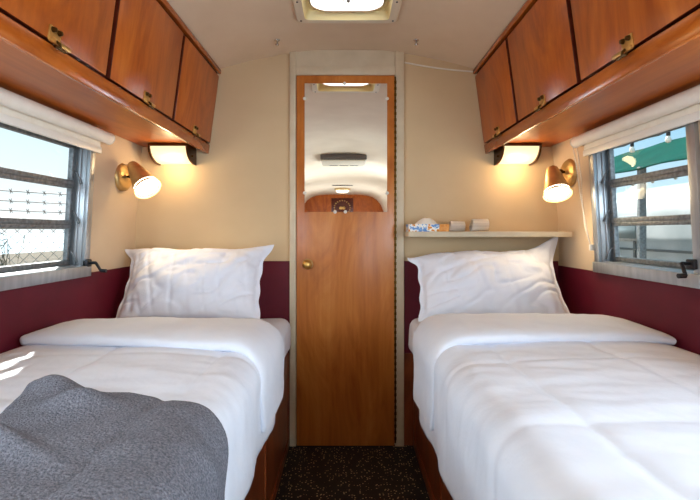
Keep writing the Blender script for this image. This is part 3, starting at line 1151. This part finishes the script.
def duvet(s, xout, ztop, zhem, yfold, seed, label, seams_u, seams_y, side_hem, slant):
    at = cross_path(s, xout, ztop, zhem)
    d = thing('duvet', label, 'duvet', (s * 0.65, 1.0, ztop - 0.05), 'white duvets on the beds')
    L = at.length
    so = Vector((seed * 3.1, seed * 1.7, 0))
    ya, yb = BY0 + 0.01, yfold + 0.27

    def wrinkle(u, y):
        q = Vector((u * L, y, seed))
        a = 0.008 * fbm(Vector((u * L * 2.4, y * 2.4, seed)), 3)
        # long soft creases, mostly across the bed
        c = 0.0056 * fbm(Vector((u * L * 2.2 + 1.5 * y, y * 6.5, seed + 7)), 3)
        e_ = 0.0022 * (1 - abs(noise.noise(Vector((u * L * 5 + 2.2 * y, y * 14.0 - u * L * 4, seed + 3)))) * 2.2)
        return a + c + e_

    def quilt(u, y):
        h = 0.0
        for su in seams_u:
            h -= 0.005 * math.exp(-((u * L - su) / 0.014) ** 2)
        for sy in seams_y:
            h -= 0.0035 * math.exp(-((y - sy) / 0.014) ** 2)
        return h

    def f(u, v):
        y = ya + (yb - ya) * v
        p, n = at(u)
        k = min(1.0, u * 10)
        h = (wrinkle(u, y) + quilt(u, y)) * k
        h *= 1.0 - 0.5 * max(0.0, min(1.0, (u - 0.80) / 0.1))
        q = p + n * h
        q.y = y
        # folds in the hanging side
        hang = max(0.0, (ztop - 0.08 - q.z) / (ztop - zhem))
        q.x += -s * 0.010 * hang * sin(y * 17 + seed + 1.5 * noise.noise(Vector((y * 3, seed, 0))))
        q.z += 0.012 * hang * noise.noise(Vector((y * 2.5, seed, 5)))
        return q

    bm = NB()
    grid(bm, f, 110, 150)
    bmesh.ops.recalc_face_normals(bm, faces=bm.faces)
    cov = obj('cover', bm, M['duvet'], d, 80)
    md = cov.modifiers.new('thickness', 'SOLIDIFY')
    md.thickness = 0.016
    md.offset = 1.0 if False else 0.0
    # the turned-down edge: a flat padded roll across the bed
    at2 = cross_path(s, xout + 0.003, ztop + 0.014, side_hem, r=0.085, flare=0.0)
    yc0, yc1 = yfold, yfold + 0.36

    def g(u, v):
        a = 2 * pi * v
        p, n = at2(u)
        hw, ht = (yc1 - yc0) / 2, 0.024 * (1 - 0.35 * max(0.0, min(1.0, (u - 0.72) / 0.12)))
        ca, sa = cos(a), sin(a)
        yy = (yc0 + yc1) / 2 + hw * math.copysign(abs(ca) ** 0.55, ca)
        hh = ht * math.copysign(abs(sa) ** 0.75, sa)
        w_ = 0.008 * fbm(Vector((u * L * 3, yy * 4, seed + 11)), 3) + 0.003 * fbm(Vector((u * L * 16, yy * 5, seed + 4)), 2)
        edge = 0.010 * noise.noise(Vector((u * L * 4, seed, 2)))
        taper = min(1.0, 0.75 + u * 4)
        q = p + n * ((hh + (abs(w_) if sa > -0.2 else 0)) * taper + 0.008)
        hang = max(0.0, (ztop - 0.10 - q.z) / 0.25)
        q.y = yy + slant * (1 - u) ** 2 * (1 - ca) / 2 + edge * (1 if ca < 0 else 0.6) + 0.06 * u * u * (1 if ca > 0 else 0) + hang * (0.05 if ca < 0 else 0.0)
        q.x += -s * 0.006 * hang * sin(yy * 25 + seed)
        return q

    bm = NB()
    vs = grid(bm, g, 90, 40)
    bmesh.ops.remove_doubles(bm, verts=bm.verts, dist=1e-5)
    bmesh.ops.holes_fill(bm, edges=[e for e in bm.edges if len(e.link_faces) == 1], sides=0)
    bmesh.ops.recalc_face_normals(bm, faces=bm.faces)
    obj('turned_down_edge', bm, M['duvet'], d, 80)
    return at, lambda u, y: wrinkle(u, y) + quilt(u, y)


at_left, wr_left = duvet(-1, 0.252, 0.693, 0.410, 1.315, 1.0, 'white duvet with turned down edge under the grey wool blanket', (0.34, 0.66), (0.95, 1.30), 0.465, 0.125)
at_right, wr_right = duvet(1, 0.274, 0.695, 0.370, 1.40, 5.0, 'white duvet with turned down edge, bare, without any blanket', (0.28, 0.585), (0.84, 1.24), 0.43, 0.03)

# grey wool blanket thrown over the left duvet
L = at_left.length
bm = NB()


def blanket(u, v):
    y_far = 0.972 - 0.135 * u
    # rounded far corner at the hanging edge
    uu = max(0.0, (u - 0.66) / 0.34)
    y_far -= 0.10 * uu ** 1.3
    y = 0.32 + (y_far - 0.32) * v
    s0 = 0.368 + 0.17 * (1 - v)
    d_ = s0 + (L - 0.03 - s0) * u
    p, n = at_left(min(1.0, d_ / L))
    yy = y
    h = 0.022 + wr_left(d_ / L, yy)
    h += 0.003 * fbm(Vector((d_ * 9, yy * 12, 2.0)), 3)
    # rumpled corner by the wall
    c = math.exp(-(((u - 0.09) / 0.085) ** 2 + ((v - 0.97) / 0.07) ** 2))
    h += 0.030 * c
    r2 = math.exp(-(((u - 0.22) / 0.10) ** 2)) * math.exp(-(((v - 0.80 - 0.25 * u) / 0.05) ** 2))
    h += 0.030 * r2
    r3 = math.exp(-(((v - 0.62 + 0.3 * u) / 0.035) ** 2)) * math.exp(-((u - 0.1) / 0.2) ** 2)
    h += 0.020 * r3
    # shallow diagonal rumples over the whole blanket
    h += 0.007 * (1 - abs(noise.noise(Vector((d_ * 3.2 + yy * 3.0, yy * 7.0 - d_ * 3.0, 9.0)))) * 2)
    q = p + n * h
    q.y = yy + 0.008 * noise.noise(Vector((d_ * 6, 0, 4)))
    return q


grid(bm, blanket, 110, 110)
bmesh.ops.recalc_face_normals(bm, faces=bm.faces)
bl = tag(obj('wool_blanket', bm, M['wool'], None, 80), 'grey wool blanket thrown across the foot of the duvet', 'blanket')
md = bl.modifiers.new('thickness', 'SOLIDIFY')
md.thickness = 0.010
md.offset = 0.0


# ------------------------------------------------------------------ pillows


def pillow(cx, yb, zb, yt, zt_, W_, T_, roll, seed, label, warp):
    low, top = Vector((cx, yb, zb)), Vector((cx, yt, zt_))
    H_ = (top - low).length
    ev = (top - low).normalized()
    eu = Vector((1, 0, 0))
    en = eu.cross(ev).normalized()          # faces the room
    if en.y > 0:
        en = -en
    c = (low + top) / 2
    nu, nv = 84, 60
    bm = NB()
    cr, sr = cos(roll), sin(roll)

    def shape(i, j, sgn):
        u, v = -1 + 2 * i / nu, -1 + 2 * j / nv
        fu = u * 1.05                          # beyond |1| = flat hem
        bu = max(-1.0, min(1.0, fu))
        x = W_ / 2 * fu * (1 - 0.05 * (1 - v * v))
        y = H_ / 2 * v * (1 - 0.06 * (1 - bu * bu))
        body = max(0.0, (1 - abs(bu) ** 2.4)) ** 0.55 * max(0.0, (1 - abs(v) ** 2.2)) ** 0.55
        th = T_ / 2 * body * (1.0 + 0.12 * noise.noise(Vector((u * 1.6, v * 1.6, seed))))
        soft = min(1.0, body * 2.5)
        wr = 0.014 * fbm(Vector((x * 6, y * 6, seed + sgn)), 3)
        # sharp creases slanting over the face
        c1 = noise.noise(Vector((x * 5 + y * 7, y * 16 - x * 7, seed + 3)))
        c2 = noise.noise(Vector((x * 14, y * 4 + x * 3, seed + 8)))
        wr -= 0.009 * max(0.0, 1 - abs(c1) * 5) + 0.006 * max(0.0, 1 - abs(c2) * 6)
        # gathers running in from the side seams
        g_ = max(0.0, abs(bu) - 0.55) / 0.45
        wr += 0.008 * g_ * noise.noise(Vector((seed, y * 34, u)))
        th2 = sgn * (th + wr * soft)
        fl = max(0.0, abs(fu) - 1.0) / 0.05
        x += fl * 0.0025 * sin(v * 11 + seed * 2) * (1 if u > 0 else -1)
        y += 0.008 * noise.noise(Vector((u * 3, seed, 1))) * abs(v)
        off = fl * 0.006 * sin(v * 11 + seed)
        if 0 < i < nu and 0 < j < nv:
            th2 += sgn * 0.002
        wx, wy = warp(u, v)
        x += wx
        y += wy
        x, y = x * cr - y * sr, x * sr + y * cr
        return c + eu * x + ev * y + en * (th2 + off)

    for sgn in (1, -1):
        vs = [[bm.verts.new(shape(i, j, sgn)) for j in range(nv + 1)] for i in range(nu + 1)]
        for i in range(nu):
            for j in range(nv):
                bm.faces.new((vs[i][j], vs[i + 1][j], vs[i + 1][j + 1], vs[i][j + 1]))
    rim = [v for v in bm.verts if v.is_boundary]
    bmesh.ops.remove_doubles(bm, verts=rim, dist=0.0004)
    bmesh.ops.recalc_face_normals(bm, faces=bm.faces)
    o = obj('pillow', bm, M['linen'], None, 80)
    return tag(o, label, 'pillow', 'white pillows propped against the end wall')


ear = lambda u, v, a, b_: math.exp(-(((u - a) / 0.22) ** 2 + ((v - b_) / 0.25) ** 2))
pillow(-0.690, 1.985, 0.672, 2.160, 0.972, 0.600, 0.225, 0.0, 2.0, 'white pillow on the bed with the grey blanket',
       lambda u, v: (-0.035 * ear(u, v, -1, 1) + 0.030 * ear(u, v, 1, 1), 0.020 * ear(u, v, 1, 1) - 0.004 * ear(u, v, -1, 1)))
pillow(0.638, 1.985, 0.672, 2.160, 0.960, 0.615, 0.225, 0.02, 9.0, 'white pillow below the shelf on the bed without a blanket',
       lambda u, v: (0.055 * ear(u, v, 1, 1) - 0.035 * ear(u, v, -1, 1) + 0.01 * u * (1 - v) / 2, 0.075 * ear(u, v, 1, 1) - 0.03 * ear(u, v, -1, 1)))

# ------------------------------------------------------------------ rear of the trailer, seen in the mirror
ac = thing('ceiling_air_conditioner', 'white and dark ceiling air conditioner reflected in the door mirror', 'air conditioner', (0.0, -1.0, 1.87))
bm = NB()
box(bm, -0.265, 0.265, -1.23, -0.76, 1.878, 1.946, 0.012)
obj('housing', bm, M['grey_plastic'], ac, 30)
bm = NB()
box(bm, -0.255, 0.255, -1.22, -0.775, 1.862, 1.879, 0.008)
fas = obj('fascia', bm, M['cream_plastic'], ac, 30, label='white lower fascia')
for x0, x1 in ((-0.17, -0.07), (-0.05, 0.06), (0.08, 0.18)):
    bm = NB()
    box(bm, x0, x1, -1.16, -1.12, 1.860, 1.864)
    obj('louvre_slot', bm, M['black'], fas)
dome = thing('ceiling_light', 'small round ceiling light reflected in the door mirror', 'ceiling light', (0.0, -5.0, 1.87))
bm = NB()
lathe(bm, [(0.0, 0.0), (0.165, 0.0), (0.17, -0.02), (0.15, -0.045), (0.14, -0.045)], Matrix.Translation((0, -5.0, 1.949)), 32)
obj('collar', bm, M['brass_satin'], dome, 40)
bm = NB()
lathe(bm, [(0.14, -0.045), (0.12, -0.075), (0.07, -0.092), (0.0, -0.098)], Matrix.Translation((0, -5.0, 1.949)), 32)
obj('glass_dome', bm, M['glow_dome'], dome, 60)
bm = NB()
box(bm, -0.2, 0.2, -4.35, -4.30, 1.935, 1.948, 0.004)
tag(obj('ceiling_vent_slot', bm, M['iron'], None, 30), 'dark slim vent slot on the ceiling reflected in the mirror', 'vent')
pl = thing('wall_plaque', 'dark red panel with brass studs and gilt centre reflected in the mirror', 'wall panel', (0.0, Y0, 1.45))
bm = NB()
box(bm, -0.26, 0.26, Y0, Y0 + 0.02, 1.35, 1.86, 0.004)
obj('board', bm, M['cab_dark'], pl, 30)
for k in range(20):
    a = 2 * pi * k / 20
    bm = NB()
    lathe(bm, [(0.0, 0.014), (0.010, 0.010), (0.014, 0.0)], aim((0.19 * cos(a), Y0 + 0.02, 1.63 + 0.17 * sin(a)), (0, 1, 0)), 10)
    obj('stud', bm, M['brass'], pl, 40)
bm = NB()
for dx in (-0.035, 0.035):
    lathe(bm, [(0.0, 0.03), (0.03, 0.022), (0.042, 0.0)], aim((dx, Y0 + 0.02, 1.62), (0, 1, 0)), 16)
obj('gilt_boss', bm, M['brass'], pl, 40)

# ------------------------------------------------------------------ outside
GZ = -0.5
bm = NB()
box(bm, -24, 40, -12, 60, GZ - 0.2, GZ)
struct('ground', bm, noise_col(mat('sandy_ground', srgb(150, 132, 108), 0.95), srgb(88, 76, 62), srgb(118, 102, 84), 0.8, detail=6))
bm = NB()
box(bm, -900, -24.01, -300, 900, GZ - 0.6, GZ - 0.3)
struct('sea_ground', bm, noise_col(mat('hazy_water', srgb(182, 204, 216), 0.5), srgb(150, 178, 194), srgb(166, 190, 204), 0.02))

# chain-link fence with barbed wire, running obliquely past the left window
fence = thing('wire_fence', 'chain link fence with three strands of barbed wire outside the left window', 'fence', (-3.4, 5.0, GZ))
F0, F1 = Vector((-5.9, 2.7, 0)), Vector((-1.75, 6.5, 0))
fd = (F1 - F0)
FL = fd.length
fd = fd.normalized()
zf = 1.10
bm = NB()
pt = 0.11
n_l = int(FL / pt) + 16
hh = 1.55
for k in range(-15, n_l):
    for sg in (1, -1):
        a0 = k * pt
        # clip the slanting wire to the fence length
        ta, tb_ = a0, a0 + sg * hh * 0.9
        za, zb_ = 0.0, hh
        lo_, hi_ = (ta, tb_) if ta < tb_ else (tb_, ta)
        if hi_ < 0 or lo_ > FL:
            continue
        def pos(f):
            return F0 + fd * (ta + (tb_ - ta) * f) + Vector((0, 0, GZ + 0.03 + za + (zb_ - za) * f))
        f0, f1 = 0.0, 1.0
        for lim, low in ((0.0, True), (FL, False)):
            v0, v1 = ta + (tb_ - ta) * f0, ta + (tb_ - ta) * f1
            if low and v0 < lim:
                f0 = (lim - ta) / (tb_ - ta)
            if low and v1 < lim:
                f1 = (lim - ta) / (tb_ - ta)
            if not low and v0 > lim:
                f0 = (lim - ta) / (tb_ - ta)
            if not low and v1 > lim:
                f1 = (lim - ta) / (tb_ - ta)
        if f1 - f0 > 0.01:
            tube(bm, [pos(f0), pos(f1)], 0.0032, 3, False)
wire = mat('galvanised_wire', srgb(138, 142, 142), 0.5, 0.6)
obj('mesh', bm, wire, fence, label='grey diamond wire mesh')
for zz in (1.285, 1.385, 1.49):
    bm = NB()
    pp = []
    for k in range(25):
        f = k / 24
        pp.append(F0.lerp(F1, f) + Vector((0, 0, zz - 0.02 * sin(pi * ((f * 2) % 1)))))
    tube(bm, pp, 0.005, 5, False)
    n = int(FL / 0.15)
    for k in range(n):
        c = F0 + fd * (k * 0.15 + 0.04) + Vector((0, 0, zz - 0.02 * sin(pi * ((k * 0.15 / FL * 2) % 1))))
        tube(bm, [c + Vector((-0.015, 0.01, -0.025)), c + Vector((0.015, -0.01, 0.025))], 0.0035, 4)
        tube(bm, [c + Vector((0.012, 0.012, -0.022)), c + Vector((-0.012, -0.012, 0.022))], 0.0035, 4)
    obj('barbed_wire', bm, mat('rusty_wire', srgb(112, 106, 100), 0.6, 0.4), fence)
bm = NB()
tube(bm, [F0 + Vector((0, 0, zf)), F1 + Vector((0, 0, zf))], 0.018, 8)
obj('top_rail', bm, wire, fence, 40)
for f in (0.05, 0.33, 0.98):
    bm = NB()
    p = F0.lerp(F1, f)
    tube(bm, [p + Vector((0, 0, GZ)), p + Vector((0, 0, 1.55))], 0.028, 10)
    obj('post', bm, wire, fence, 40)
# dry creeper on the fence
bm = NB()
for k in range(14):
    base = F0 + fd * (FL * 0.545 + random.uniform(-0.14, 0.14)) + Vector((0.22, -0.24, GZ))
    p = base.copy()
    pp = [p.copy()]
    for j in range(9):
        p = p + Vector((random.uniform(-.035, .035), random.uniform(-.035, .035), random.uniform(0.12, 0.21)))
        pp.append(p.copy())
    tube(bm, pp, [0.008 - 0.0007 * i for i in range(10)], 5)
    for q in pp[2:]:
        tube(bm, [q, q + Vector((random.uniform(-.08, .05), random.uniform(-.08, .05), random.uniform(-.05, .12)))], 0.004, 4)
tag(obj('dry_creeper', bm, mat('dry_twigs', srgb(84, 84, 66), 0.9), None, 60), 'dry creeper twigs climbing the chain link fence', 'plant')

# neighbouring silver trailer
nb = thing('silver_trailer', 'polished silver travel trailer parked outside the right window', 'trailer', (5.1, 6.6, GZ))
prof = []
for a in range(0, 181, 9):
    r_ = radians(a)
    ca, sa = cos(r_), sin(r_)
    prof.append((5.1 + 1.15 * math.copysign(abs(ca) ** 0.55, ca), 0.95 + 0.78 * sa ** 0.7))
prof = [(6.22, -0.15)] + prof + [(3.98, -0.15)]
silver = noise_col(mat('polished_aluminium_skin', srgb(214, 218, 222), 0.45, 0.15), srgb(158, 168, 174), srgb(192, 198, 202), 1.6, bump=0.15, bscale=4, bdist=0.02)
bm = NB()
ends = []
for y, sc2 in ((2.6, 0.80), (2.75, 0.92), (3.1, 1.0), (9.4, 1.0), (9.9, 0.92), (10.1, 0.8)):
    ends.append([bm.verts.new((5.1 + (x - 5.1) * sc2, y, 0.6 + (z - 0.6) * sc2)) for x, z in prof])
for a, c in zip(ends, ends[1:]):
    for i in range(len(prof)):
        j = (i + 1) % len(prof)
        bm.faces.new((a[i], a[j], c[j], c[i]))
bm.faces.new(ends[0])
bm.faces.new(ends[-1][::-1])
bmesh.ops.recalc_face_normals(bm, faces=bm.faces)
obj('shell', bm, silver, nb, 50)
bm = NB()
for y in (3.9, 5.1, 6.3, 7.5, 8.7):
    box(bm, 3.928, 3.96, y - 0.018, y + 0.018, -0.1, 1.25)
box(bm, 3.925, 3.96, 3.1, 9.4, 0.80, 0.83)
box(bm, 3.925, 3.96, 3.1, 9.4, 0.30, 0.33)
obj('seam_strip', bm, mat('dull_seam', srgb(96, 104, 108), 0.6, 0.2), nb)
for y in (6.45,):
    bm = NB()
    box(bm, 3.925, 3.965, y - 0.24, y + 0.24, 0.92, 1.28, 0.02)
    fw = obj('side_window', bm, M['alu'], nb, 30)
    bm = NB()
    box(bm, 3.918, 3.93, y - 0.20, y + 0.20, 0.96, 1.24, 0.01)
    obj('pane', bm, mat('tinted_pane', srgb(120, 138, 146), 0.1, 0.0), fw, 30)
for y in (6.0, 6.8):
    bm = NB()
    lathe(bm, [(0.0, 0.11), (0.12, 0.11), (0.2, 0.10), (0.34, 0.10), (0.35, 0.0)], aim((4.05, y, GZ + 0.35), (-1, 0, 0)), 28)
    obj('wheel', bm, M['black'], nb, 40)

# teal awning on its posts
aw = thing('teal_awning', 'teal fabric awning outside the right window', 'awning', (3.3, 5.2, GZ))
bm = NB()


def awn(u, v):
    y = 2.9 + 5.0 * u
    x = 2.50 + 1.0 * v
    return Vector((x, y, 1.60 + 0.44 * v - 0.03 * sin(pi * v) + 0.006 * sin(y * 9)))


grid(bm, awn, 40, 10)
bmesh.ops.recalc_face_normals(bm, faces=bm.faces)
teal = noise_col(mat('teal_canvas', srgb(0, 72, 64), 0.9, spec=0.05), srgb(0, 68, 60), srgb(0, 78, 69), 5)
cn = obj('canopy', bm, teal, aw, 60)
md = cn.modifiers.new('thickness', 'SOLIDIFY')
md.thickness = 0.012
for y in (2.95, 3.98, 7.6):
    bm = NB()
    box(bm, 2.52, 2.58, y - 0.020, y + 0.020, GZ, 1.615, 0.004)
    obj('post', bm, M['alu_dark'], aw, 30)

# strings of small lamps
for x, y0, n, dy, z, lab in ((2.2, 2.75, 7, 0.40, 1.745, 'string of clear bulbs nearest the right window'), (3.55, 4.6, 8, 0.37, 1.70, 'string of clear bulbs farther off, in front of the silver trailer')):
    s_ = thing('bulb_string', lab, 'string lights', (x, y0 + n * dy / 2, z), 'strings of bulbs outside')
    bm = NB()
    pp = [(x, y0 - 0.5 + k * dy / 2, z - 0.012 * (k % 2)) for k in range(2 * n + 4)]
    tube(bm, pp, 0.005, 6)
    obj('wire', bm, M['black'], s_, 60)
    for k in range(n):
        y = y0 + k * dy
        bm = NB()
        lathe(bm, [(0.010, 0.0), (0.013, -0.008), (0.013, -0.030), (0.010, -0.034)], Matrix.Translation((x, y, z - 0.004)), 10)
        h = obj('socket', bm, M['black'], s_, 40)
        bm = NB()
        lathe(bm, [(0.009, -0.032), (0.016, -0.045), (0.020, -0.060), (0.015, -0.075), (0.0, -0.082)], Matrix.Translation((x, y, z - 0.004)), 12)
        obj('bulb', bm, M['lens'], h, 60)
